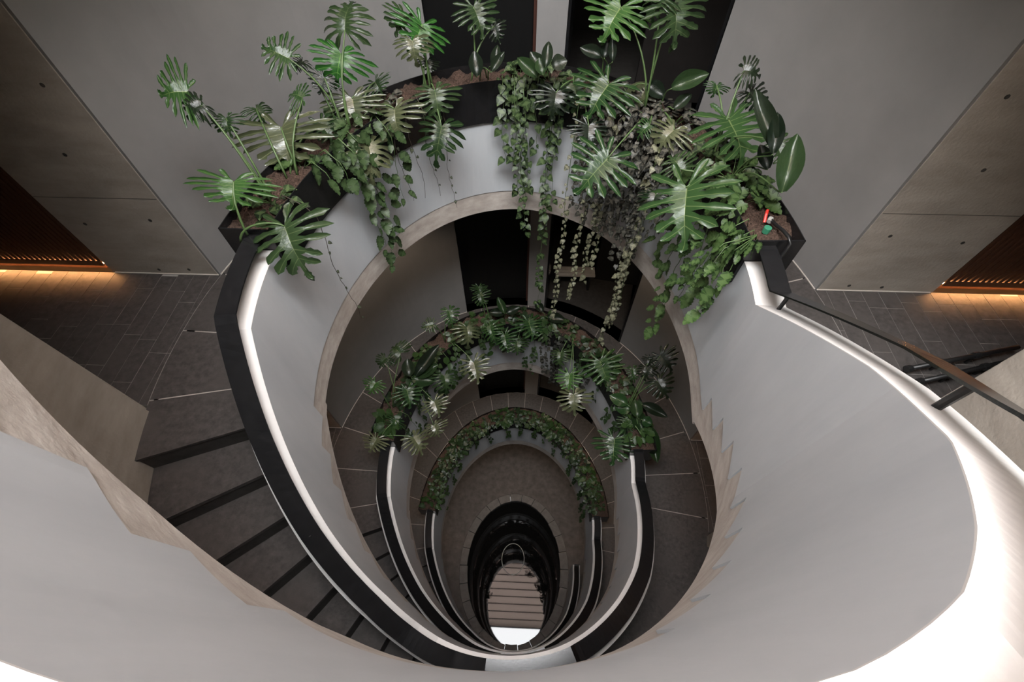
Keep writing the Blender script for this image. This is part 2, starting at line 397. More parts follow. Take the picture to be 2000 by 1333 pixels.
# ------------------------------------------------------------------ roof with the daylight opening
cl = empty('ceiling', (0, 0, 6.6), kind='structure')
def roofbox(x0, x1, y0, y1): MB().box(x0, x1, y0, y1, 6.62, 6.8).build('roof_slab', M['wallplaster'], cl)
SKX, SKY0, SKY1 = 2.45, -3.05, -0.97
roofbox(-5.4, 5.4, 2.25, 6.0); roofbox(-5.4, -SKX, SKY1, 2.25); roofbox(SKX, 5.4, SKY1, 2.25); roofbox(-5.4, -SKX, SKY0-0.6, SKY1); roofbox(SKX, 5.4, SKY0-0.6, SKY1); roofbox(-SKX, SKX, SKY0-0.6, SKY0)
for k in range(9):
    y = SKY1+0.03+0.37*k; MB().box(-SKX, SKX, y, y+0.335, 6.70, 6.715).build('roof_board', M['plank'], cl)
    MB().box(-SKX, SKX, y-0.034, y-0.001, 6.62, 6.72).build('roof_batten', M['black'], cl)
# ------------------------------------------------------------------ timber slat screens with a light strip at the foot
for sg, lab in ((-1, 'dark timber slat screen at the left edge with glowing warm strip below'), (1, 'dark timber slat screen at the right edge with glowing warm strip below')):
    sp = empty('slat_screen', (sg*4.2, YN+0.05, 0), lab, 'screen', 'timber slat screens')
    xa, xb = sorted((sg*3.50, sg*4.98))
    MB().box(xa, xb, YN+0.05, YN+0.09, 0.0, 3.0).build('backing_board', M['wood'], sp)
    MB().box(xa, xb, YN-0.006, YN+0.0045, 0.088, 0.135).build('front_lip', M['wood'], sp)
    n = 33; me = None
    for k in range(n):
        x = 3.505+k*0.045
        if me is None:
            me = MB().box(-0.0145, 0.0145, -0.025, 0.025, 0.118, 3.0); me = raw_mesh('slat', me.v, me.f, M['wood'])
        link('slat', me, sp, (sg*(x+0.0145)-sg*4.2, -0.02, 0))
    MB().box(xa, xb, YN+0.012, YN+0.04, 0.096, 0.102).build('light_strip', M['led'], sp)
    for zl in LEVELS[2:]:
        MB2 = empty('wall_light', (sg*4.2, YN+0.05, zl), 'warm light strip at the foot of the %s corridor wall, %s' % ('left' if sg < 0 else 'right', 'one floor down' if zl > -4 else 'two floors down'), 'light')
        MB().box(sg*4.2-0.7, sg*4.2+0.7, YN+0.03, YN+0.06, zl+0.03, zl+0.06).build('light_strip', M['led'], MB2)

# ------------------------------------------------------------------ ground floor and pool
PX, PY0, PA, PB = 0.0, -0.19, 1.19, 1.65
gf = empty('floor', (0, 0, GROUND), kind='structure'); gf['label'] = 'brown stone ground floor around the pool'
def pell(t, off=0): 
    n = Vector((math.cos(t)/PA, math.sin(t)/PB)).normalized()
    return Vector((PX+PA*math.cos(t), PY0+PB*math.sin(t)))+n*off
N = 72; ins = [pell(2*math.pi*k/N, 0.20) for k in range(N)]
outs = [Vector((5.2*max(-1,min(1,1.5*math.cos(2*math.pi*k/N))), 6.0*max(-1,min(1,1.5*math.sin(2*math.pi*k/N))))) for k in range(N)]
v = [(p.x,p.y,GROUND) for p in ins]+[(p.x,p.y,GROUND) for p in outs]+[(p.x,p.y,GROUND-0.25) for p in ins]+[(p.x,p.y,GROUND-0.25) for p in outs]
f = []
for k in range(N):
    j = (k+1)%N; f += [(k,N+k,N+j,j),(2*N+j,3*N+j,3*N+k,2*N+k),(j,2*N+j,2*N+k,k),(N+k,3*N+k,3*N+j,N+j)]
mesh('ground_paving', v, f, M['groundstone'], gf)
for k in range(26):
    t0, t1 = 2*math.pi*k/26+0.004, 2*math.pi*(k+1)/26-0.004; dz = random.uniform(0, 0.008); di = random.uniform(-0.012, 0.012)
    poly = [pell(t0, di), pell((t0+t1)/2, di), pell(t1, di), pell(t1, 0.195), pell((t0+t1)/2, 0.195), pell(t0, 0.195)]
    MB().prism(poly, GROUND-0.25, GROUND+0.004+dz).build('coping_stone', M['coping'], gf)
pool = tag(mesh('pool', [(*pell(2*math.pi*k/N, 0.03), GROUND-0.09) for k in range(N)]+[(*pell(2*math.pi*k/N, 0.03), GROUND-0.22) for k in range(N)],
     [tuple(range(N)), tuple(range(2*N-1, N-1, -1))]+[(k, N+k, N+(k+1)%N, (k+1)%N) for k in range(N)], M['water']), 'black oval reflecting pool at the bottom of the well', 'pool')
pts = [(-0.03+0.29*math.cos(t*2*math.pi/40), 0.02+0.37*math.sin(t*2*math.pi/40), GROUND-0.086) for t in range(41)]
tag(MB().tube(pts, 0.009, 6).build('fountain_ring', M['clear'], None, True), 'thin pale oval ring lying in the black pool', 'ring')
# ------------------------------------------------------------------ small fixed things
bn = empty('bench', (1.0, 3.55, -3.3), 'pale slatted bench inside the dark lobby one floor down', 'bench')
for k in range(3): MB().box(0.62, 1.30, 3.46+0.075*k, 3.52+0.075*k, -3.3+0.36, -3.3+0.39).build('slat', M['bench'], bn)
for x in (0.70, 1.22): MB().box(x-0.02, x+0.02, 3.47, 3.66, -3.3, -3.3+0.36).build('leg', M['darksteel'], bn)
rk = empty('tube_rack', (3.2, -0.05, 0), 'low black tubular metal rack on the paving behind the right handrail', 'rack')
for (p, q) in (((2.85,-0.13,0.10),(3.75,0.09,0.10)), ((2.88,-0.235,0.10),(3.75,0.0,0.10))):
    tb = MB().tube([p, q], 0.017, 8).build('tube', M['darksteel'], rk, True)
    P, Q = Vector(p), Vector(q)
    for t in (0.02, 0.30, 0.62):
        c = P.lerp(Q, t); d = (Q-P).normalized()
        MB().tube([c-d*0.02, c+d*0.02], 0.026, 8).build('joint', M['darksteel'], tb)
        MB().tube([c, (c.x, c.y, 0.0)], 0.012, 6).build('foot', M['darksteel'], tb)

# recessed ceiling downlights over the landings (under the slab of the floor above)
for li, zl in enumerate(LEVELS[1:]+[GROUND]):
    for sg in (-1, 1):
        a = 90-sg*42; c = ell(a, 0.72); z = zl+FH-0.235
        dl = empty('ceiling_downlight', (c.x, c.y, z), 'round recessed downlight over the %s end of the %s floor' % ('left' if sg < 0 else 'right', ('first', 'second', 'third', 'pool')[li]), 'light')
        MB().tube([(c.x,c.y,z-0.012),(c.x,c.y,z-0.001)], 0.055, 16).build('housing', M['darksteel'], dl)
        MB().tube([(c.x,c.y,z-0.014),(c.x,c.y,z-0.0125)], 0.042, 16).build('lens', M['lens'], dl)
        l = bpy.data.lights.new('downlight_lamp', 'SPOT'); l.energy = (10, 60, 80, 60)[li]; l.color = (1.0, 0.78, 0.58); l.spot_size = 1.7; l.spot_blend = 0.7; l.shadow_soft_size = 0.05
        lo = bpy.data.objects.new('downlight_lamp', l); COL.objects.link(lo); lo.parent = dl; lo.location = (0, 0, -0.03)
# plant tables: leaf position, tip direction, normal, length, width, kind
PH1 = [('split-leaf philodendron at the far left end of the uppermost planter, leaf over the corner', 178, [(-1.562, 0.248, 1.3, -0.014, -0.843, -0.538, 0.395, -0.499, 0.771, 0.144, 0.438, 'g'), (-1.294, 0.088, 1.12, 0.378, -0.724, -0.578, 0.34, -0.472, 0.813, 0.297, 0.417, 'd')]), ('split-leaf philodendron with one long stem reaching far left over the grey wall', 168, [(-1.826, 0.644, 1.6, -0.864, -0.482, 0.148, 0.435, -0.563, 0.703, 0.131, 0.362, 'g'), (-1.678, 0.633, 1.45, 0.152, -0.743, -0.652, 0.399, -0.557, 0.728, 0.09, 0.176, 'd'), (-1.753, 0.592, 1.55, -0.693, -0.707, -0.142, 0.423, -0.557, 0.714, 0.096, 0.175, 'k')]), ('large pale-sheened split-leaf philodendron leaning out left of the uppermost planter', 160, [(-1.521, 0.886, 1.25, 0.21, -0.726, -0.655, 0.341, -0.573, 0.745, 0.243, 0.59, 'p'), (-1.394, 1.07, 1.35, -0.887, 0.085, 0.454, 0.314, -0.61, 0.727, 0.079, 0.251, 'n'), (-1.709, 1.016, 1.3, 0.622, -0.428, -0.655, 0.367, -0.58, 0.727, 0.089, 0.205, 'd'), (-1.359, 1.112, 1.15, 0.572, -0.519, -0.636, 0.294, -0.594, 0.749, 0.14, 0.288, 'd')]), ('tall split-leaf philodendron with bright green leaf, left of the dark doors', 143, [(-1.496, 1.283, 1.5, -0.905, 0.001, 0.426, 0.327, -0.638, 0.697, 0.156, 0.285, 'n'), (-1.205, 1.464, 1.45, -0.191, -0.748, -0.635, 0.264, -0.663, 0.701, 0.185, 0.396, 'b'), (-1.173, 1.577, 1.55, 0.114, 0.724, 0.68, 0.256, -0.683, 0.684, 0.224, 0.324, 'd'), (-1.319, 1.33, 1.35, -0.275, -0.771, -0.574, 0.286, -0.636, 0.717, 0.102, 0.195, 'k'), (-1.491, 1.452, 1.4, -0.636, -0.689, -0.348, 0.311, -0.641, 0.702, 0.077, 0.161, 'k')]), ('low split-leaf philodendron spilling over the left arch of the uppermost planter', 135, [(-1.177, 1.358, 1.2, 0.193, -0.712, -0.675, 0.253, -0.629, 0.735, 0.166, 0.415, 'p'), (-0.887, 1.367, 1.12, 0.092, -0.748, -0.657, 0.197, -0.633, 0.749, 0.192, 0.37, 'p'), (-1.048, 1.086, 1.0, 0.187, -0.753, -0.63, 0.233, -0.589, 0.774, 0.234, 0.342, 'p'), (-1.058, 1.588, 1.2, 0.558, -0.526, -0.642, 0.222, -0.651, 0.726, 0.083, 0.231, 'd'), (-1.008, 1.347, 1.0, 0.455, -0.626, -0.633, 0.215, -0.613, 0.76, 0.122, 0.31, 'd')]), ('split-leaf philodendron against the left edge of the dark doorway', 116, [(-0.711, 1.94, 1.45, -0.364, -0.687, -0.628, 0.156, -0.71, 0.687, 0.194, 0.402, 'b'), (-0.835, 1.954, 1.5, -0.538, -0.648, -0.539, 0.178, -0.712, 0.679, 0.128, 0.322, 'd'), (-0.768, 1.783, 1.4, 0.179, -0.676, -0.715, 0.17, -0.695, 0.699, 0.131, 0.264, 'p'), (-0.709, 1.935, 1.2, 0.137, -0.702, -0.699, 0.15, -0.683, 0.715, 0.082, 0.183, 'k'), (-0.63, 1.662, 1.1, 0.199, -0.712, -0.673, 0.141, -0.659, 0.739, 0.178, 0.35, 'd'), (-0.579, 1.473, 0.92, -0.174, -0.777, -0.605, 0.132, -0.627, 0.768, 0.256, 0.322, 'd')]), ('slender split-leaf philodendron with a single tall stem before the dark doors', 103, [(-0.336, 2.129, 1.5, 0.377, -0.604, -0.702, 0.085, -0.732, 0.676, 0.198, 0.33, 'd'), (-0.19, 2.186, 1.35, 0.364, -0.629, -0.686, 0.056, -0.721, 0.691, 0.116, 0.162, 'k')]), ('drooping split-leaf philodendron to the right of the pale pier', 72, [(0.693, 1.613, 1.2, -0.538, -0.58, -0.611, -0.109, -0.672, 0.733, 0.252, 0.514, 'n'), (0.31, 1.669, 1.1, -0.104, -0.737, -0.668, -0.034, -0.669, 0.743, 0.169, 0.375, 'k'), (0.448, 1.789, 1.1, 0.339, -0.707, -0.621, -0.059, -0.674, 0.736, 0.202, 0.322, 'd'), (0.564, 1.421, 0.98, -0.01, -0.77, -0.639, -0.084, -0.636, 0.767, 0.15, 0.292, 'k')]), ('tallest split-leaf philodendron, two long green stems rising to the top edge of the photo', 50, [(0.728, 1.859, 1.6, -0.495, -0.545, -0.676, -0.117, -0.73, 0.674, 0.216, 0.502, 'g'), (1.036, 1.633, 1.7, 0.206, -0.693, -0.691, -0.186, -0.721, 0.668, 0.225, 0.434, 'd'), (0.945, 1.656, 1.72, -0.483, -0.528, -0.699, -0.168, -0.728, 0.665, 0.113, 0.234, 'd')]), ('split-leaf philodendron with one broad leaf hanging into the well before the arch', 48, [(0.684, 1.059, 0.95, -0.653, -0.555, -0.515, -0.113, -0.601, 0.791, 0.305, 0.472, 'n'), (1.108, 1.099, 1.15, -0.676, -0.474, -0.564, -0.202, -0.616, 0.761, 0.148, 0.323, 'p'), (0.965, 1.225, 1.1, -0.787, -0.38, -0.486, -0.168, -0.626, 0.762, 0.094, 0.175, 'n')]), ('dark glossy split-leaf philodendron on the right shoulder of the uppermost planter', 28, [(1.397, 0.981, 1.3, 0.387, -0.777, -0.497, -0.27, -0.611, 0.744, 0.286, 0.542, 'n'), (1.364, 1.293, 1.35, -0.177, -0.704, -0.688, -0.25, -0.644, 0.723, 0.062, 0.172, 'n'), (1.456, 1.174, 1.5, 0.928, -0.373, 0.027, -0.281, -0.647, 0.708, 0.098, 0.2, 'k'), (1.577, 0.639, 1.35, 0.231, -0.821, -0.522, -0.328, -0.571, 0.752, 0.134, 0.166, 'd'), (1.562, 1.205, 1.35, 0.598, -0.709, -0.374, -0.291, -0.627, 0.723, 0.134, 0.236, 'k')]), ('big deep green split-leaf philodendron nearest the right end of the uppermost planter', 17, [(1.105, 0.54, 1.1, -0.02, -0.82, -0.572, -0.223, -0.554, 0.802, 0.361, 0.528, 'n'), (1.104, 0.723, 1.1, -0.532, 0.747, 0.399, -0.215, -0.575, 0.79, 0.122, 0.266, 'd'), (0.947, 0.59, 1.0, -0.279, -0.764, -0.583, -0.183, -0.553, 0.813, 0.103, 0.233, 'k')])]
PH2 = [(176, [(-1.616, 0.108, -2.2, -0.349, -0.925, -0.151, 0.203, -0.232, 0.952, 0.157, 0.318, 'p'), (-1.185, 0.163, -2.25, 0.595, -0.752, -0.283, 0.153, -0.239, 0.959, 0.211, 0.346, 'p'), (-1.412, 0.33, -2.15, -0.286, -0.937, -0.201, 0.18, -0.259, 0.949, 0.105, 0.211, 'n')]), (163, [(-1.639, 0.651, -1.8, -0.359, -0.908, -0.216, 0.212, -0.305, 0.928, 0.135, 0.268, 'g'), (-1.573, 0.967, -1.75, -0.494, -0.845, -0.203, 0.202, -0.339, 0.919, 0.122, 0.225, 'd'), (-1.399, 1.047, -1.75, -0.792, 0.503, 0.347, 0.182, -0.349, 0.919, 0.139, 0.327, 'd'), (-1.289, 0.648, -1.95, 0.291, -0.894, -0.339, 0.168, -0.301, 0.939, 0.211, 0.335, 'n')]), (150, [(-1.004, 0.649, -2.25, 0.414, -0.853, -0.317, 0.129, -0.29, 0.948, 0.188, 0.337, 'p'), (-0.98, 0.367, -2.35, 0.444, -0.849, -0.287, 0.127, -0.257, 0.958, 0.138, 0.294, 'p'), (-0.9, 0.968, -2.15, 0.267, -0.9, -0.346, 0.117, -0.326, 0.938, 0.197, 0.33, 'd')]), (128, [(-1.077, 1.531, -1.8, -0.931, -0.365, -0.016, 0.139, -0.393, 0.909, 0.142, 0.199, 'd'), (-0.89, 1.756, -1.8, 0.287, -0.856, -0.429, 0.116, -0.414, 0.903, 0.199, 0.243, 'n'), (-0.66, 1.641, -2.0, 0.219, -0.888, -0.404, 0.088, -0.395, 0.915, 0.241, 0.398, 'p'), (-0.562, 1.281, -2.3, 0.278, -0.893, -0.355, 0.076, -0.348, 0.934, 0.273, 0.387, 'p')]), (105, [(-0.533, 2.195, -1.8, 0.231, -0.86, -0.454, 0.073, -0.45, 0.89, 0.11, 0.239, 'd'), (-0.514, 2.101, -1.85, 0.324, -0.839, -0.438, 0.071, -0.44, 0.895, 0.172, 0.253, 'd'), (-0.365, 1.76, -2.15, 0.339, -0.856, -0.391, 0.054, -0.397, 0.916, 0.211, 0.297, 'n'), (-0.166, 1.707, -2.25, 0.258, -0.887, -0.382, 0.032, -0.388, 0.921, 0.223, 0.342, 'n')]), (84, [(0.17, 1.847, -2.1, 0.276, -0.878, -0.391, -0.005, -0.408, 0.913, 0.252, 0.452, 'n'), (0.014, 1.635, -2.3, 0.12, -0.918, -0.378, 0.012, -0.38, 0.925, 0.16, 0.328, 'd'), (0.365, 1.821, -2.2, 0.348, -0.863, -0.367, -0.026, -0.4, 0.916, 0.215, 0.286, 'd')]), (60, [(0.729, 1.164, -2.35, -0.058, -0.939, -0.34, -0.066, -0.336, 0.94, 0.221, 0.356, 'g'), (0.779, 0.885, -2.4, 0.052, -0.951, -0.305, -0.072, -0.308, 0.949, 0.241, 0.443, 'p'), (0.615, 1.47, -2.3, -0.106, -0.923, -0.369, -0.053, -0.365, 0.929, 0.179, 0.28, 'd')]), (36, [(1.105, 1.24, -2.1, 0.315, -0.899, -0.305, -0.11, -0.353, 0.929, 0.316, 0.532, 'n'), (1.487, 1.063, -2.0, 0.133, -0.938, -0.32, -0.156, -0.339, 0.928, 0.15, 0.167, 'n'), (1.228, 1.283, -2.1, 0.761, -0.633, -0.142, -0.124, -0.356, 0.926, 0.209, 0.294, 'd')]), (20, [(1.774, 1.12, -1.75, 0.573, -0.798, -0.187, -0.194, -0.354, 0.915, 0.21, 0.373, 'k'), (1.727, 0.819, -1.85, 0.474, -0.858, -0.2, -0.19, -0.321, 0.928, 0.21, 0.343, 'k'), (1.612, 0.963, -1.8, -0.34, -0.86, -0.381, -0.177, -0.339, 0.924, 0.133, 0.222, 'k'), (1.662, 1.11, -1.8, -0.324, -0.86, -0.394, -0.18, -0.352, 0.918, 0.101, 0.188, 'k')]), (6, [(1.24, 0.253, -2.3, -0.101, -0.96, -0.261, -0.129, -0.248, 0.96, 0.285, 0.484, 'n'), (1.415, 0.469, -2.2, -0.33, -0.892, -0.308, -0.149, -0.273, 0.95, 0.164, 0.275, 'd')])]
LN1 = [('broad-bladed peace lily clump at the foot of the pale pier', 86, [(0.211, 1.773, 1.2, -0.625, 0.508, 0.593, -0.017, -0.769, 0.64, 0.176, 0.102, 'k'), (0.221, 1.634, 1.3, 0.09, 0.63, 0.771, -0.02, -0.773, 0.634, 0.17, 0.082, 'k'), (0.27, 1.761, 1.25, 0.957, 0.16, 0.241, -0.03, -0.773, 0.633, 0.119, 0.116, 'k'), (0.156, 1.693, 1.2, -0.742, 0.436, 0.509, -0.006, -0.764, 0.645, 0.203, 0.101, 'd'), (0.201, 1.627, 1.25, -0.296, 0.617, 0.729, -0.016, -0.766, 0.642, 0.115, 0.091, 'd')]), ('single short dark blade leaf before the dark doors', 100, [(-0.295, 1.698, 1.2, -0.132, 0.631, 0.765, 0.09, -0.761, 0.643, 0.172, 0.109, 'k'), (-0.164, 1.696, 1.25, 0.147, 0.638, 0.756, 0.063, -0.768, 0.637, 0.17, 0.077, 'k'), (-0.181, 1.657, 1.25, 0.563, 0.558, 0.61, 0.067, -0.766, 0.639, 0.166, 0.069, 'k')]), ('broad-bladed lily clump with an upright pair of leaves against the dark right opening', 64, [(0.638, 1.801, 1.3, -0.929, 0.301, 0.216, -0.107, -0.776, 0.621, 0.179, 0.092, 'k'), (0.656, 1.786, 1.3, 0.163, 0.603, 0.781, -0.111, -0.775, 0.622, 0.124, 0.084, 'k'), (0.704, 1.678, 1.32, -0.08, 0.636, 0.767, -0.125, -0.77, 0.625, 0.157, 0.06, 'k')]), ('silvery folded blade leaf hanging behind the drooping philodendron', 58, [(1.003, 1.699, 1.15, -0.647, -0.404, -0.647, -0.181, -0.743, 0.645, 0.292, 0.171, 'p'), (0.978, 1.597, 1.2, 0.82, -0.476, -0.318, -0.181, -0.743, 0.645, 0.163, 0.114, 'k')]), ('bird-of-paradise style plant with one broad blade pointing right', 45, [(1.087, 1.347, 1.3, 0.921, 0.065, 0.384, -0.217, -0.733, 0.645, 0.248, 0.12, 'd'), (1.117, 1.269, 1.2, 0.752, 0.307, 0.583, -0.224, -0.713, 0.664, 0.144, 0.079, 'k')]), ('dark arching blade-leaf plant on the right end of the uppermost planter', 20, [(1.443, 0.412, 1.45, -0.321, 0.771, 0.55, -0.364, -0.636, 0.68, 0.347, 0.095, 'k'), (1.43, 0.365, 1.45, 0.012, 0.732, 0.681, -0.365, -0.631, 0.685, 0.219, 0.083, 'k'), (1.471, 0.175, 1.35, 0.148, 0.725, 0.672, -0.381, -0.585, 0.715, 0.305, 0.125, 'd'), (1.493, 0.447, 1.3, -0.309, 0.787, 0.534, -0.361, -0.617, 0.7, 0.154, 0.077, 'k')])]
LN2 = [(148, [(-1.242, 0.899, -2.05, 0.513, 0.827, 0.232, 0.181, -0.368, 0.912, 0.509, 0.155, 'k'), (-1.236, 0.928, -2.1, 0.639, 0.749, 0.177, 0.179, -0.369, 0.912, 0.322, 0.157, 'd'), (-1.232, 0.906, -2.1, 0.79, 0.606, 0.089, 0.178, -0.366, 0.913, 0.313, 0.156, 'd'), (-1.295, 0.889, -2.1, 0.981, 0.015, -0.194, 0.186, -0.364, 0.913, 0.291, 0.195, 'd'), (-1.319, 0.896, -2.05, -0.212, 0.89, 0.403, 0.191, -0.367, 0.91, 0.232, 0.168, 'k')]), (98, [(-0.17, 1.901, -2.0, -0.403, 0.797, 0.45, 0.038, -0.477, 0.878, 0.246, 0.112, 'd'), (-0.173, 1.939, -2.05, -0.999, 0.012, 0.049, 0.038, -0.477, 0.878, 0.213, 0.128, 'k'), (-0.138, 1.94, -2.05, 0.885, 0.423, 0.197, 0.033, -0.477, 0.878, 0.197, 0.128, 'k')]), (76, [(0.36, 2.014, -2.1, -0.578, 0.724, 0.378, -0.029, -0.48, 0.877, 0.193, 0.115, 'k'), (0.434, 1.964, -2.15, 0.992, -0.126, -0.025, -0.038, -0.473, 0.88, 0.252, 0.158, 'k')]), (12, [(1.392, 0.625, -2.1, -0.873, 0.487, 0.017, -0.169, -0.337, 0.926, 0.239, 0.162, 'n'), (1.441, 0.583, -2.15, -0.974, 0.196, -0.114, -0.175, -0.329, 0.928, 0.197, 0.163, 'n'), (1.491, 0.584, -2.15, 0.298, -0.917, -0.266, -0.181, -0.328, 0.927, 0.32, 0.175, 'd'), (1.483, 0.436, -2.05, -0.1, 0.948, 0.303, -0.185, -0.317, 0.93, 0.214, 0.146, 'd'), (1.632, 0.432, -2.25, 0.241, -0.936, -0.255, -0.198, -0.304, 0.932, 0.464, 0.188, 'd'), (1.554, 0.429, -2.1, 0.873, -0.487, 0.017, -0.192, -0.312, 0.93, 0.129, 0.135, 'n'), (1.579, 0.632, -2.1, 0.872, -0.49, 0.004, -0.193, -0.335, 0.922, 0.326, 0.137, 'k')])]
V1 = [('T', 133.62, 0.29, -0.1), ('T', 128.3, 0.217, -0.09), ('T', 123.03, 0.182, -0.1), ('T', 116.53, -0.023, -0.08), ('T', 168.61, -0.147, -0.14), ('S', 157.68, 0.862, -0.1), ('S', 153.41, 0.84, -0.13), ('S', 148.3, 0.776, -0.1), ('S', 148.29, 0.417, -0.09), ('S', 148.52, 0.14, -0.12), ('S', 145.26, -0.103, -0.1), ('S', 136.42, 0.391, -0.12), ('S', 153.02, 0.946, -0.08), ('P', 94.76, 0.367, -0.1), ('P', 91.35, 0.459, -0.07), ('P', 89.27, 0.038, -0.12), ('P', 85.97, -0.457, -0.1), ('P', 87.35, -0.167, -0.16), ('P', 77.24, -0.504, -0.12), ('P', 77.67, -1.665, -0.11), ('P', 74.94, -0.038, -0.09), ('P', 82.95, 0.479, -0.08), ('P', 90.71, 0.274, -0.15), ('D', 64.35, 0.057, -0.08), ('D', 59.56, -0.049, -0.1), ('D', 56.89, 0.165, -0.13), ('D', 52.45, -0.067, -0.09), ('D', 46.83, -0.038, -0.15), ('D', 41.3, -0.277, -0.11), ('D', 41.77, 0.019, -0.08), ('D', 35.66, -0.016, -0.13), ('D', 36.56, 0.243, -0.1), ('D', 35.0, 0.466, -0.14), ('D', 43.72, 0.393, -0.18), ('D', 51.38, 0.328, -0.2), ('D', 29.8, 0.326, -0.1), ('D', 48.14, 0.054, -0.06), ('D', 41.27, 0.309, -0.06), ('Q', 67.3, -1.71, -0.15), ('Q', 54.54, -0.883, -0.13), ('Q', 58.83, -1.269, -0.16), ('Q', 36.88, -1.525, -0.14), ('Q', 34.14, -0.811, -0.17), ('Q', 36.5, -0.427, -0.12), ('Q', 52.48, -0.623, -0.1), ('Q', 35.55, -1.175, -0.11), ('S', 21.35, 0.164, -0.1), ('S', 10.74, 0.227, -0.14), ('S', 7.41, 0.295, -0.1), ('S', -0.68, 0.595, -0.16), ('S', -0.29, 0.672, -0.11), ('S', -0.46, 0.89, -0.15), ('S', 26.44, 0.236, -0.08), ('S', 4.57, 0.939, -0.1), ('S', 16.14, -0.381, -0.12), ('S', 3.38, 0.67, -0.2), ('S', 0.96, 0.888, -0.21)]
# ------------------------------------------------------------------ planters
PT, PBm = 1.08, 0.735
LORD = ['', 'uppermost', 'second', 'lowest']
for li in (1, 2, 3):
    zl = LEVELS[li]
    pl = empty('planter', (0, 1.9, zl+PBm), ['', 'uppermost black steel planter trough curving around the far side of the well', 'second black steel planter trough, one floor down', 'lowest black steel planter trough, two floors down'][li], 'planter', 'curved black planters on the landings')
    aa = arc(2.6, 177.4, 72); rings = []
    so, si, t = 0.285, -0.022, 0.006
    for a in aa:
        P = lambda s, z: (*ell(a, s), zl+z)
        rings.append([P(si,PBm),P(si,PT),P(si+t,PT),P(si+t,PBm+t),P(so-t,PBm+t),P(so-t,PT),P(so,PT),P(so,PBm)])
    v, f = strip_solid(rings); mesh('trough', v, f, M['steel'], pl)
    for a, da in ((2.6, 0.25), (177.4, -0.25)):
        poly = [ell(a, si), ell(a, so), ell(a+da, so), ell(a+da, si)]
        if da < 0: poly.reverse()
        MB().prism(poly, zl+PBm, zl+PT).build('end_plate', M['steel'], pl)
    rnd = random.Random(li); vs = []; fs = []; na, nr = 220, 9
    for i in range(na+1):
        a = 2.9+(177.1-2.9)*i/na
        for j in range(nr):
            s = si+0.007+(so-si-0.014)*j/(nr-1); p = ell(a, s)
            vs.append((p.x, p.y, zl+1.03+0.018*math.sin(a*0.9)*math.sin(j)+rnd.uniform(-0.016, 0.016)))
    for i in range(na):
        for j in range(nr-1):
            k = i*nr+j; fs.append((k, k+1, k+nr+1, k+nr))
    tag(mesh('soil', vs, fs, M['soil'], pl, True), 'brown potting soil')
# irrigation fittings at the right end of the uppermost planter
c = Vector((1.535, 0.215, 1.035))
ir = empty('irrigation_valve', c, 'small irrigation valve with red lever and green cap on the soil, right end', 'valve')
MB().tube([c+Vector((0,-0.0,0)), c+Vector((0.0,0.0,0.035))], 0.022, 12).build('green_cap', M['greencap'], ir)
MB().tube([c+Vector((0.0,0.06,0.02)), c+Vector((0.01,0.10,0.05)), c+Vector((0.02,0.125,0.06))], 0.009, 8).build('red_lever', M['red'], ir)
MB().tube([c+Vector((0.035,0.075,0.015)), c+Vector((0.05,0.10,0.02))], 0.016, 8).build('grey_fitting', M['clear'], ir)
hz = [(1.575,0.34,1.05),(1.59,0.26,1.06),(1.605,0.17,1.085),(1.61,0.10,1.098),(1.608,0.066,1.085),(1.60,0.052,1.03),(1.575,0.035,0.90),(1.55,0.03,0.80)]
tag(MB().tube(hz, 0.011, 8).build('hose', M['hose'], None, True), 'thin black hose running over the right end of the uppermost planter', 'hose')

# ------------------------------------------------------------------ leaves
def leaf_mat(name, c1, c2, vein, rough=0.34, veinw=0.9, spec=0.22):
    m, nt, b = new_mat(name)
    oi = node(nt, 'ShaderNodeObjectInfo'); mx = node(nt, 'ShaderNodeMix', data_type='RGBA')
    mx.inputs[6].default_value = (*c1, 1); mx.inputs[7].default_value = (*c2, 1)
    tc = node(nt, 'ShaderNodeTexCoord'); ns = node(nt, 'ShaderNodeTexNoise'); ns.inputs['Scale'].default_value = 5.0; nt.links.new(tc.outputs['Object'], ns.inputs['Vector'])
    ad = node(nt, 'ShaderNodeMath', operation='MULTIPLY_ADD'); nt.links.new(ns.outputs['Fac'], ad.inputs[0]); ad.inputs[1].default_value = 0.8; nt.links.new(oi.outputs['Random'], ad.inputs[2])
    sb = node(nt, 'ShaderNodeMath', operation='SUBTRACT'); nt.links.new(ad.outputs[0], sb.inputs[0]); sb.inputs[1].default_value = 0.5; sb.use_clamp = True
    nt.links.new(sb.outputs[0], mx.inputs[0])
    at = node(nt, 'ShaderNodeAttribute'); at.attribute_name = 'vein'
    mr = node(nt, 'ShaderNodeMapRange'); mr.inputs[1].default_value = veinw; mr.inputs[2].default_value = 1.0; nt.links.new(at.outputs['Fac'], mr.inputs[0])
    m2 = node(nt, 'ShaderNodeMix', data_type='RGBA'); nt.links.new(mr.outputs[0], m2.inputs[0]); nt.links.new(mx.outputs[2], m2.inputs[6]); m2.inputs[7].default_value = (*vein, 1)
    nt.links.new(m2.outputs[2], b.inputs['Base Color']); b.inputs['Roughness'].default_value = rough; b.inputs['Specular IOR Level'].default_value = spec
    n2 = node(nt, 'ShaderNodeTexNoise'); n2.inputs['Scale'].default_value = 14.0; nt.links.new(tc.outputs['Object'], n2.inputs['Vector'])
    bp = node(nt, 'ShaderNodeBump'); bp.inputs['Strength'].default_value = 0.12; bp.inputs['Distance'].default_value = 0.02; nt.links.new(n2.outputs['Fac'], bp.inputs['Height']); nt.links.new(bp.outputs[0], b.inputs['Normal'])
    return m
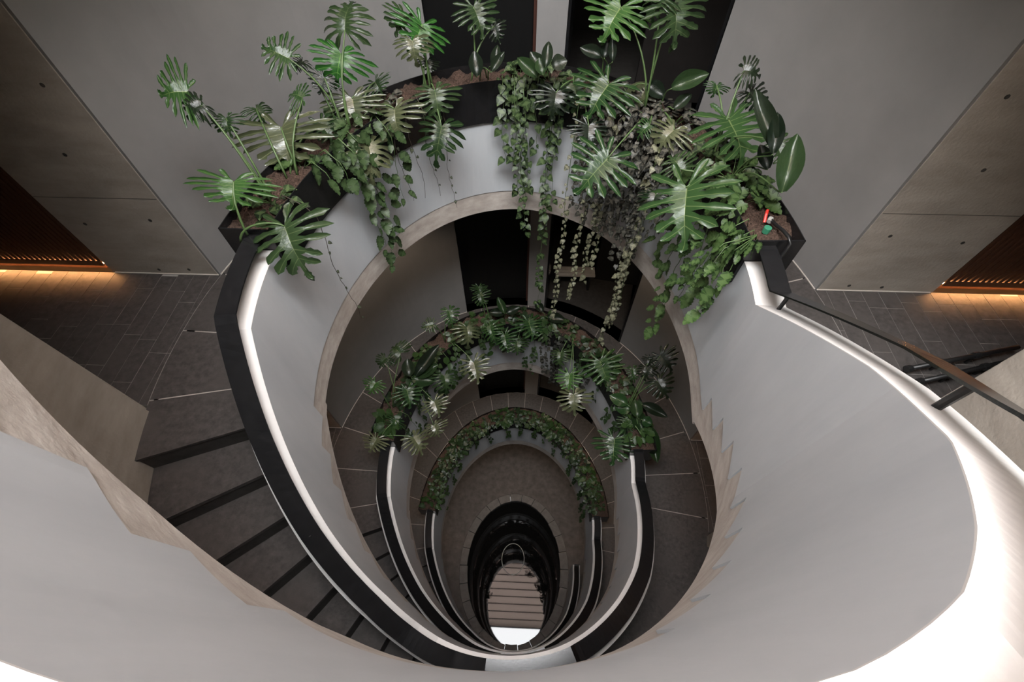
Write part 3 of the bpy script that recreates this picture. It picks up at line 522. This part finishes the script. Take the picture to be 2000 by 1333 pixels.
LM = {
 'n': leaf_mat('leaf_mid_green', (0.0097, 0.0270, 0.0084), (0.0216, 0.0468, 0.0147), (0.0918, 0.1260, 0.0473), 0.27),
 'g': leaf_mat('leaf_fresh_green', (0.0140, 0.0414, 0.0105), (0.0281, 0.0666, 0.0168), (0.1188, 0.1620, 0.0578), 0.30),
 'b': leaf_mat('leaf_bright_green', (0.0130, 0.0540, 0.0095), (0.0238, 0.0792, 0.0147), (0.0864, 0.1800, 0.0420), 0.32),
 'p': leaf_mat('leaf_olive_sheen', (0.0324, 0.0414, 0.0189), (0.0605, 0.0666, 0.0336), (0.1296, 0.1350, 0.0735), 0.28, 0.9, 0.5),
 'd': leaf_mat('leaf_deep_green', (0.0097, 0.0216, 0.0074), (0.0205, 0.0360, 0.0137), (0.0648, 0.0855, 0.0368), 0.30),
 'k': leaf_mat('leaf_dark_green', (0.0043, 0.0081, 0.0042), (0.0097, 0.0162, 0.0074), (0.0216, 0.0306, 0.0158), 0.33, 0.9, 0.35),
 'S': leaf_mat('serrated_leaf', (0.0097, 0.0216, 0.0074), (0.0281, 0.0576, 0.0137), (0.0486, 0.0810, 0.0273), 0.40, 0.8),
 'R': leaf_mat('dark_serrated_leaf', (0.0086, 0.0171, 0.0063), (0.0194, 0.0378, 0.0115), (0.0324, 0.0540, 0.0210), 0.4, 0.8),
 'P': leaf_mat('vine_leaf', (0.0108, 0.0207, 0.0084), (0.0270, 0.0468, 0.0158), (0.0540, 0.0810, 0.0315), 0.38, 0.8),
 'D': leaf_mat('dark_vine_leaf', (0.0173, 0.0180, 0.0147), (0.0389, 0.0378, 0.0305), (0.0756, 0.0720, 0.0578), 0.42, 0.8),
 'Q': leaf_mat('pale_vine_leaf', (0.0486, 0.0522, 0.0315), (0.1026, 0.1008, 0.0651), (0.1620, 0.1620, 0.1050), 0.45, 0.8),
 'T': leaf_mat('sparse_vine_leaf', (0.0130, 0.0162, 0.0105), (0.0302, 0.0360, 0.0210), (0.0540, 0.0630, 0.0368), 0.5, 0.86),
}
STEM = plain('green_stem', (0.055, 0.095, 0.03), 0.5); STEMD = plain('brown_stem', (0.04, 0.03, 0.02), 0.7)
def attr_mesh(name, v, f, vein, mat):
    me = raw_mesh(name, v, f, mat, True); a = me.attributes.new('vein', 'FLOAT', 'POINT'); a.data.foreach_set('value', vein)
    return me
def split_leaf(seed, droop, mat):
    r = random.Random(seed); v = []; f = []; ve = []; fold = r.uniform(0.25, 0.45)
    ph = r.uniform(0, 6)
    def zf(x, y): return fold*abs(x)-droop*(x*x*2.2+max(0, y-0.25)**2*0.9+max(0, -y)**2*1.2)+0.02*math.sin(5*y+ph)
    def add(x, y, dz=0.0, vn=0.0): v.append((x, y, zf(x, y)+dz)); ve.append(vn); return len(v)-1
    tips = [(0.22,-0.40),(0.42,-0.27),(0.53,-0.02),(0.53,0.23),(0.46,0.46),(0.35,0.67),(0.21,0.85)]
    orgs = [0.0, 0.01, 0.06, 0.17, 0.31, 0.46, 0.62]
    dp = [0.25, 0.22, 0.20, 0.20, 0.21, 0.25, 0.34]
    for sd in (-1, 1):
        O = [add(0.0, y, -0.012, 1.0) for y in orgs]+[add(0, 0.77, -0.01, 1.0)]
        T = [(sd*(x*r.uniform(0.88, 1.1)), y+r.uniform(-0.04, 0.04)) for (x, y) in tips]+[(0.0, 1.03)]
        oy_ = orgs+[0.77]; sin = []
        for i in range(len(T)-1):
            t = dp[i]*r.uniform(0.8, 1.25)
            sin.append(add((T[i][0]+T[i+1][0])*0.5*t, (oy_[i]+oy_[i+1])*0.5*(1-t)+(T[i][1]+T[i+1][1])*0.5*t, 0.004))
        first = add(sd*0.035, -0.10, 0.006)
        def tri(*q): f.append(q if sd > 0 else tuple(reversed(q)))
        for i in range(len(T)):
            oi = O[i]; oy = oy_[i]; tx, ty = T[i]; L = math.hypot(tx, ty-oy); nx, ny = -(ty-oy)/L, tx/L
            if sd < 0: nx, ny = -nx, -ny
            w = 0.066*r.uniform(0.85, 1.15)*(0.75 if i in (0, 7) else 1)
            lo = first if i == 0 else sin[i-1]; hi = sin[i] if i < len(sin) else None
            bend = r.uniform(-0.07, 0.07); wave = r.uniform(-0.16, 0.06); twist = r.uniform(-0.45, 0.45)
            def cen(t): return tx*t+nx*bend*t*t, oy+(ty-oy)*t+ny*bend*t*t
            cx, cy = cen(0.28); c1 = add(cx, cy, -0.018, 1.0)
            tri(oi, lo, c1)
            if hi is not None: tri(oi, c1, hi)
            cc, cl, ch = c1, lo, hi
            for t, k1, k2 in ((0.44, 0.62, 0.62), (0.58, r.uniform(0.75, 1.15), r.uniform(0.75, 1.15)), (0.70, r.uniform(0.7, 1.1), r.uniform(0.7, 1.1)), (0.82, r.uniform(0.7, 1.25), r.uniform(0.7, 1.25)), (0.92, 0.55, 0.55), (1.0, 0, 0)):
                cx, cy = cen(t); dz = wave*(t-0.28)**2*1.6
                if k1 > 0:
                    a, b = w*k1, w*k2
                    c2 = add(cx, cy, dz-0.022, 1.0)
                    l2 = add(cx-nx*a, cy-ny*a, dz+0.016-twist*a); h2 = add(cx+nx*b, cy+ny*b, dz+0.016+twist*b)
                    tri(cc, cl, l2, c2)
                    if ch is not None: tri(cc, c2, h2, ch)
                    else: tri(cc, c2, h2)
                    cc, cl, ch = c2, l2, h2
                else:
                    c2 = add(cx, cy, dz-0.01, 0.5); tri(cc, cl, c2); tri(cc, c2, ch)
        for i in range(len(O)-1): tri(O[i], sin[i], O[i+1])
    return attr_mesh('split_leaf', v, f, ve, mat)
def blade_leaf(seed, arch, mat):
    r = random.Random(seed); v = []; f = []; ve = []; n = 10
    for i in range(n+1):
        t = i/n; w = 0.5*(math.sin(math.pi*min(1, t*0.93+0.05)**0.85))**0.85 if i < n else 0.0
        z = -arch*(t-0.3)**2+0.03*math.sin(7*t+seed)
        for k, x in enumerate((-1, -0.5, 0, 0.5, 1)):
            v.append((x*w, t, z+0.42*abs(x)*w+0.012*math.sin(9*t+3*x))); ve.append(1.0 if k == 2 else 0.0)
    for i in range(n):
        for k in range(4):
            a = i*5+k; f.append((a, a+1, a+6, a+5))
    return attr_mesh('blade_leaf', v, f, ve, mat)
def heart_leaf(seed, mat, serr=False):
    r = random.Random(seed)
    if serr:
        half = [(0.0,-0.02),(0.24,-0.06),(0.30,0.0),(0.46,0.06),(0.43,0.14),(0.56,0.22),(0.49,0.30),(0.58,0.40),(0.47,0.47),(0.51,0.57),(0.37,0.62),(0.38,0.73),(0.23,0.78),(0.19,0.90)]
    else:
        half = [(0.0,0.0),(0.16,-0.10),(0.34,-0.08),(0.46,0.08),(0.47,0.27),(0.38,0.48),(0.25,0.68),(0.12,0.85)]
    v = [(0, 0.05, -0.04), (0, 0.4, -0.06), (0, 0.72, -0.05), (0, 1.0, -0.12)]; ve = [1, 1, 1, 1.0]; f = []
    for sd in (-1, 1):
        idx = []
        for hi_, (x, y) in enumerate(half):
            v.append((sd*x, y, 0.12*x-0.22*(y-0.3)**2-0.12*x*x+r.uniform(-0.025, 0.025))); ve.append(0.97 if hi_ % (2 if serr else 3) == 1 else 0.0); idx.append(len(v)-1)
        idx.append(3)
        for a, b in zip(idx[:-1], idx[1:]):
            my = (v[a][1]+v[b][1])/2; c = 0 if my < 0.22 else (1 if my < 0.56 else 2)
            if b == 3: c = 2
            f.append((c, a, b) if sd > 0 else (c, b, a))
        for c0, c1, yy in ((0, 1, 0.22), (1, 2, 0.56)):
            best = min(idx[:-1], key=lambda q: abs(v[q][1]-yy))
            f.append((c0, best, c1) if sd > 0 else (c0, c1, best))
    return attr_mesh('leaf', v, f, ve, mat)
SPLIT = {m: [split_leaf(s*7+1, d, LM[m]) for s, d in enumerate((0.25, 0.45, 0.7))] for m in 'ngbpdk'}
BLADE = {m: [blade_leaf(s, a, LM[m]) for s, a in enumerate((0.15, 0.35))] for m in 'npdk'}
HEART = {m: [heart_leaf(s, LM[m], m in 'SR') for s in range(3)] for m in 'SRPDQT'}
def basis(p, tip, nrm, L, W, T):
    y = Vector(tip).normalized(); z = Vector(nrm); z = (z-y*z.dot(y)).normalized(); x = y.cross(z)
    return Matrix(((x.x*W, y.x*L, z.x*T, p[0]), (x.y*W, y.y*L, z.y*T, p[1]), (x.z*W, y.z*L, z.z*T, p[2]), (0, 0, 0, 1)))
def put_leaf(name, me, parent, p, tip, nrm, L, W, T=None):
    o = bpy.data.objects.new(name, me); COL.objects.link(o); o.parent = parent
    off = wpos(parent); o.matrix_local = basis(Vector(p)-off, tip, nrm, L, W, T if T else (L+W)/2)
    return o
def bez(p0, p1, p2, p3, n=10):
    return [p0*(1-t)**3+p1*3*t*(1-t)**2+p2*3*t*t*(1-t)+p3*t**3 for t in [i/n for i in range(n+1)]]
prnd = random.Random(3)
def potted(name, label, cat, group, ang, zl, leaves, lib, petr=0.0065, stemmat=STEM, blade=False):
    b = ell(ang, 0.13); base = Vector((b.x, b.y, zl+1.03))
    pl = empty(name, base, label, cat, group)
    for k, (px, py, pz, tx, ty, tz, nx, ny, nz, L, W, m) in enumerate(leaves):
        p = Vector((px, py, pz)); tip = Vector((tx, ty, tz)); nrm = Vector((nx, ny, nz))
        if not blade:
            nrm = (nrm+Vector((prnd.uniform(-0.4, 0.4), prnd.uniform(-0.1, 0.4), prnd.uniform(0, 0.3)))).normalized()
            o = put_leaf('leaf', lib[m][k % 3], pl, p, tip, nrm, L*1.07, W*1.12)
        else:
            o = put_leaf('leaf', lib[m if m in lib else 'd'][k % 2], pl, p, tip, nrm, L, W, L)
        q0 = base+Vector((prnd.uniform(-0.05, 0.05), prnd.uniform(-0.05, 0.05), -0.01)); d = p-q0
        pts = bez(q0, q0+Vector((d.x*0.15, d.y*0.15, abs(d.z)*0.5+0.10)), p-tip*0.12*L+Vector((0, 0, 0.02))-d*0.15, p+Vector((0, 0, -0.004)))
        st = MB().tube(pts, petr*1.25, 6, petr*0.7).build('petiole', stemmat, pl, True)
        st.parent = o; st.matrix_parent_inverse = o.matrix_basis.inverted()
    return pl
GPH = 'split-leaf philodendrons in the planters'
for lab, ang, ls in PH1: potted('philodendron', lab, 'plant', GPH, ang, 0.0, ls, SPLIT)
ORD = ['first', 'second', 'third', 'fourth', 'fifth', 'sixth', 'seventh', 'eighth', 'ninth', 'tenth', 'eleventh', 'twelfth', 'thirteenth', 'fourteenth', 'fifteenth', 'sixteenth', 'seventeenth', 'eighteenth', 'nineteenth', 'twentieth']
for i, (ang, ls) in enumerate(PH2): potted('philodendron', '%s split-leaf philodendron from the left along the second planter' % ORD[i], 'plant', 'philodendrons of the second planter', ang, -3.3, ls, SPLIT, 0.006)
for lab, ang, ls in LN1: potted('blade_leaf_plant', lab, 'plant', 'blade-leaved plants in the planters', ang, 0.0, ls, BLADE, 0.005, STEM, True)
for i, (ang, ls) in enumerate(LN2): potted('blade_leaf_plant', '%s broad-bladed dark plant from the left along the second planter' % ORD[i], 'plant', 'blade-leaved plants of the second planter', ang, -3.3, ls, BLADE, 0.005, STEM, True)

# ------------------------------------------------------------------ trailing vines
VK = {'R': (0.110, 0.062, 0.66), 'P': (0.068, 0.046, 0.95), 'S': (0.105, 0.062, 0.64), 'D': (0.052, 0.0215, 1.0), 'Q': (0.052, 0.045, 1.0), 'T': (0.032, 0.085, 0.9)}
def vine(name, label, cat, group, kind, ang, zb, s, zl, rnd, joined=False, scale=1.0):
    size, step, asp = VK[kind]; size *= scale; step *= scale
    at = min(max(ang, 3.2), 176.8)
    top = [ell(at, 0.02 if kind == 'S' else 0.10), ell(at, 0.0), ell((ang+at)/2, s*0.8), ell(ang, s)]
    base = Vector((top[0].x, top[0].y, zl+1.03))
    pl = empty(name, base, label, cat, group)
    pts = [base, Vector((*top[1], zl+1.105)), Vector((*top[2], zl+1.04))]
    z = min(zl+0.96, zb+2.0 if zb < zl+0.9 else zl+0.96); ph = rnd.uniform(0, 6); amp = 0.014 if kind != 'T' else 0.02
    if zb > zl+0.90: pts.append(Vector((*top[3], max(zb, zl+0.85))))
    while z > zb:
        p = top[3]; k = (z-zb); pts.append(Vector((p.x+amp*math.sin(ph+z*7)+rnd.uniform(-0.006, 0.006), p.y+amp*math.cos(ph*2+z*6), z))); z -= 0.05
    mb = MB().tube(pts, 0.0028 if kind in 'DTQ' else 0.0036, 5, 0.0016); mb.build('stem', STEMD if kind in 'DT' else STEM, pl, True)
    n2 = Vector((math.cos(math.radians(ang))/A0, math.sin(math.radians(ang))/B0, 0)).normalized()
    # walk along the stem
    acc = 0.0; J = MB(); side = 1; jv = []; cnt = 0
    for a, b in zip(pts[:-1], pts[1:]):
        seg = (b-a).length; d = (b-a).normalized(); t = 0
        while acc+seg-t >= step:
            t += step-acc; acc = 0; p = a+d*t; side = -side
            if kind == 'T' and rnd.random() < 0.35: continue
            if kind == 'P' and math.sin(p.z*9+ph) < -0.35 and rnd.random() < 0.75: continue
            if kind == 'Q' and p.z > zl+0.25 and rnd.random() < 0.5: continue
            lat = Vector((-n2.y, n2.x, 0))*side
            sp = 1.0 if kind in 'PSRD' else 0.7
            out = -n2*rnd.uniform(0.15, 0.9)+lat*rnd.uniform(0.2, 1.0)*sp
            tip = (Vector((0, 0, -1))*rnd.uniform(0.5, 1.2)+out).normalized()
            nrm = (-n2*rnd.uniform(0.4, 1.0)+Vector((0, 0, 1))*rnd.uniform(0.2, 1.0)+lat*rnd.uniform(-0.5, 0.5)).normalized()
            L = size*rnd.uniform(0.5, 1.25); q = p+out.normalized()*size*rnd.uniform(0.15, 0.55)
            if kind in 'DSR': q += lat*rnd.uniform(0, 0.035)+Vector((0, 0, rnd.uniform(-0.03, 0.03)))-n2*rnd.uniform(0, 0.03)
            me = HEART[kind][cnt % 3]; cnt += 1
            if joined:
                mt = basis(q, tip, nrm, L, L*asp, L)
                J.add([mt @ vv.co for vv in me.vertices], [tuple(pp.vertices) for pp in me.polygons])
            else:
                put_leaf('leaf', me, pl, q, tip, nrm, L, L*asp, L)
        acc += seg-t
    if joined and J.f:
        fo = J.build('foliage', LM[kind], pl, True); fo['kind'] = 'stuff'
    return pl
vr = random.Random(21)
KL = {'T': ('thin sparse-leaved trailing stem', 'vine', 'on the left half of the uppermost arch'), 'S': ('serrated-leaved trailing vine', 'vine', 'along the uppermost planter'), 'P': ('heart-leaved green vine', 'vine', 'hanging before the middle of the uppermost arch'),
      'D': ('dark small-leaved vine', 'vine', 'of the dense curtain right of centre'), 'Q': ('pale long-hanging vine', 'vine', 'reaching below the uppermost arch')}
cntk = {}
for kind, ang, zb, s in sorted(V1, key=lambda q: -q[1]):
    i = cntk[kind] = cntk.get(kind, 0)+1; n, c, w = KL[kind]
    vine('trailing_vine', '%s from the left, %s %s' % (ORD[i-1], n, w), c, n+'s '+w, 'R' if kind == 'S' and ang > 100 else kind, ang, zb, s, 0.0, vr)
# low leafy growth on the soil of the uppermost planter
def soil_shrub(label, ang, zl, kind, nleaf, rad, hgt, group, rnd, joined=False, scale=1.0, name='leafy_shrub', s0=0.10, stems=True):
    b = ell(ang, s0); base = Vector((b.x, b.y, zl+1.03)); pl = empty(name, base, label, 'plant', group); J = MB(); St = MB()
    for k in range(nleaf):
        az = rnd.uniform(0, 6.283); rr = rad*math.sqrt(rnd.random()); h = hgt*rnd.uniform(0.15, 1.0)*(1-0.5*(rr/rad)**2)
        p = base+Vector((rr*math.cos(az), rr*math.sin(az), h+0.02)); tip = Vector((math.cos(az+rnd.uniform(-0.8, 0.8)), math.sin(az+rnd.uniform(-0.8, 0.8)), rnd.uniform(-0.6, 0.15))).normalized()
        nrm = Vector((rnd.uniform(-0.4, 0.4), rnd.uniform(-0.6, 0.1), 1)).normalized(); L = VK[kind][0]*scale*rnd.uniform(0.7, 1.25); me = HEART[kind][k % 3]
        if joined:
            mt = basis(p, tip, nrm, L, L*VK[kind][2], L); J.add([mt @ vv.co for vv in me.vertices], [tuple(pp.vertices) for pp in me.polygons])
        else: put_leaf('leaf', me, pl, p, tip, nrm, L, L*VK[kind][2], L)
        if stems and k % 3 == 0: St.tube([base+Vector((rr*0.2*math.cos(az), rr*0.2*math.sin(az), -0.01)), base+Vector((rr*0.6*math.cos(az), rr*0.6*math.sin(az), h*0.8)), p], 0.0025, 4)
    if joined: fo = J.build('foliage', LM[kind], pl, True); fo['kind'] = 'stuff'
    if St.f: so = St.build('stems', STEM, pl, True); so['kind'] = 'stuff'
    return pl
GS = 'low leafy growth on the uppermost planter'
for lab, ang, kind, n, rad, h in [
    ('bright serrated-leaved shrub on the soil beside the red valve lever', 15, 'S', 20, 0.13, 0.14),
    ('bright serrated-leaved shrub tumbling over the right corner below the big philodendron', 20, 'S', 20, 0.15, 0.14),
    ('serrated-leaved undergrowth between the two right-hand philodendrons', 26, 'P', 26, 0.18, 0.14),
    ('dark small-leaved mound beneath the tallest philodendron stems', 42, 'D', 60, 0.2, 0.14),
    ('dark small-leaved mound right of the drooping philodendron', 54, 'D', 60, 0.19, 0.12),
    ('heart-leaved undergrowth just right of the pale pier', 80, 'P', 26, 0.16, 0.12),
    ('heart-leaved undergrowth at the foot of the pale pier', 89, 'P', 20, 0.13, 0.12),
    ('dark undergrowth below the tall bright-leaved philodendron', 141, 'R', 14, 0.18, 0.12),
    ('dark undergrowth behind the low left-arch philodendron', 131, 'D', 40, 0.18, 0.12),
    ('small yellow-green seedling on the bare soil at the left end', 158, 'S', 6, 0.06, 0.08),
    ('little ivy sprawling over the left rim beside the corner philodendron', 168, 'P', 16, 0.14, 0.06)]:
    soil_shrub(lab, ang, 0.0, kind, n, rad, h, GS, vr)
# second planter: trailing foliage too small to pick apart
v2 = [(172,'P',0.6),(165,'P',0.45),(158,'P',0.2),(152,'P',0.3),(146,'S',0.2),(140,'P',0.05),(134,'S',0.3),(128,'P',0.35),(121,'P',0.1),(112,'P',0.5),(104,'S',0.55),(97,'P',0.5),(90,'P',0.6),(84,'P',0.1),(79,'P',-0.1),(70,'D',0.1),(65,'D',-0.1),(61,'D',-0.15),(56,'P',0.35),(48,'P',0.5),(41,'D',0.15),(33,'P',0.5),(22,'P',0.6),(14,'P',0.7)]
for i, (ang, kind, dz) in enumerate(v2):
    vine('trailing_vine', '%s trailing vine from the left along the second planter' % (ORD+['twenty-first','twenty-second','twenty-third','twenty-fourth'])[i], 'vine', 'vines of the second planter', kind, ang+vr.uniform(-1, 1), -3.3+dz, -vr.uniform(0.06, 0.13), -3.3, vr, True)
for i, ang in enumerate([170, 160, 152, 145, 137, 122, 110, 98, 88, 74, 64, 50, 40, 28, 20, 10]):
    soil_shrub('%s low leafy mound from the left on the second planter' % ORD[i], ang, -3.3, 'P' if i % 3 else 'S', 26, 0.15, 0.12, 'leafy mounds of the second planter', vr, True)
# lowest planter: one bushy small-leaved plant after another
for i, ang in enumerate([172, 164, 156, 148, 139, 130, 120, 110, 100, 90, 80, 70, 60, 51, 42, 33, 25, 17, 10]):
    soil_shrub('%s bushy small-leaved plant from the left on the lowest planter' % ORD[i], ang, -6.6, 'S' if i % 4 == 0 else 'P', 46 if i not in (0, 7) else 20, 0.17, 0.16, 'bushy plants of the lowest planter', vr, True, 0.95, 'bushy_plant', 0.06)
l3 = [(171,0.5),(163,0.55),(155,0.5),(146,0.6),(136,0.62),(126,0.55),(115,0.62),(98,0.55),(86,0.6),(74,0.5),(64,0.6),(54,0.4),(45,0.5),(36,0.45),(27,0.3),(19,0.4),(12,0.25),(6,0.35)]
for i, (ang, dz) in enumerate(l3):
    vine('trailing_vine', '%s trailing vine from the left along the lowest planter' % ORD[i], 'vine', 'vines of the lowest planter', 'P', ang, -6.6+dz, -vr.uniform(0.05, 0.12), -6.6, vr, True, 0.95)
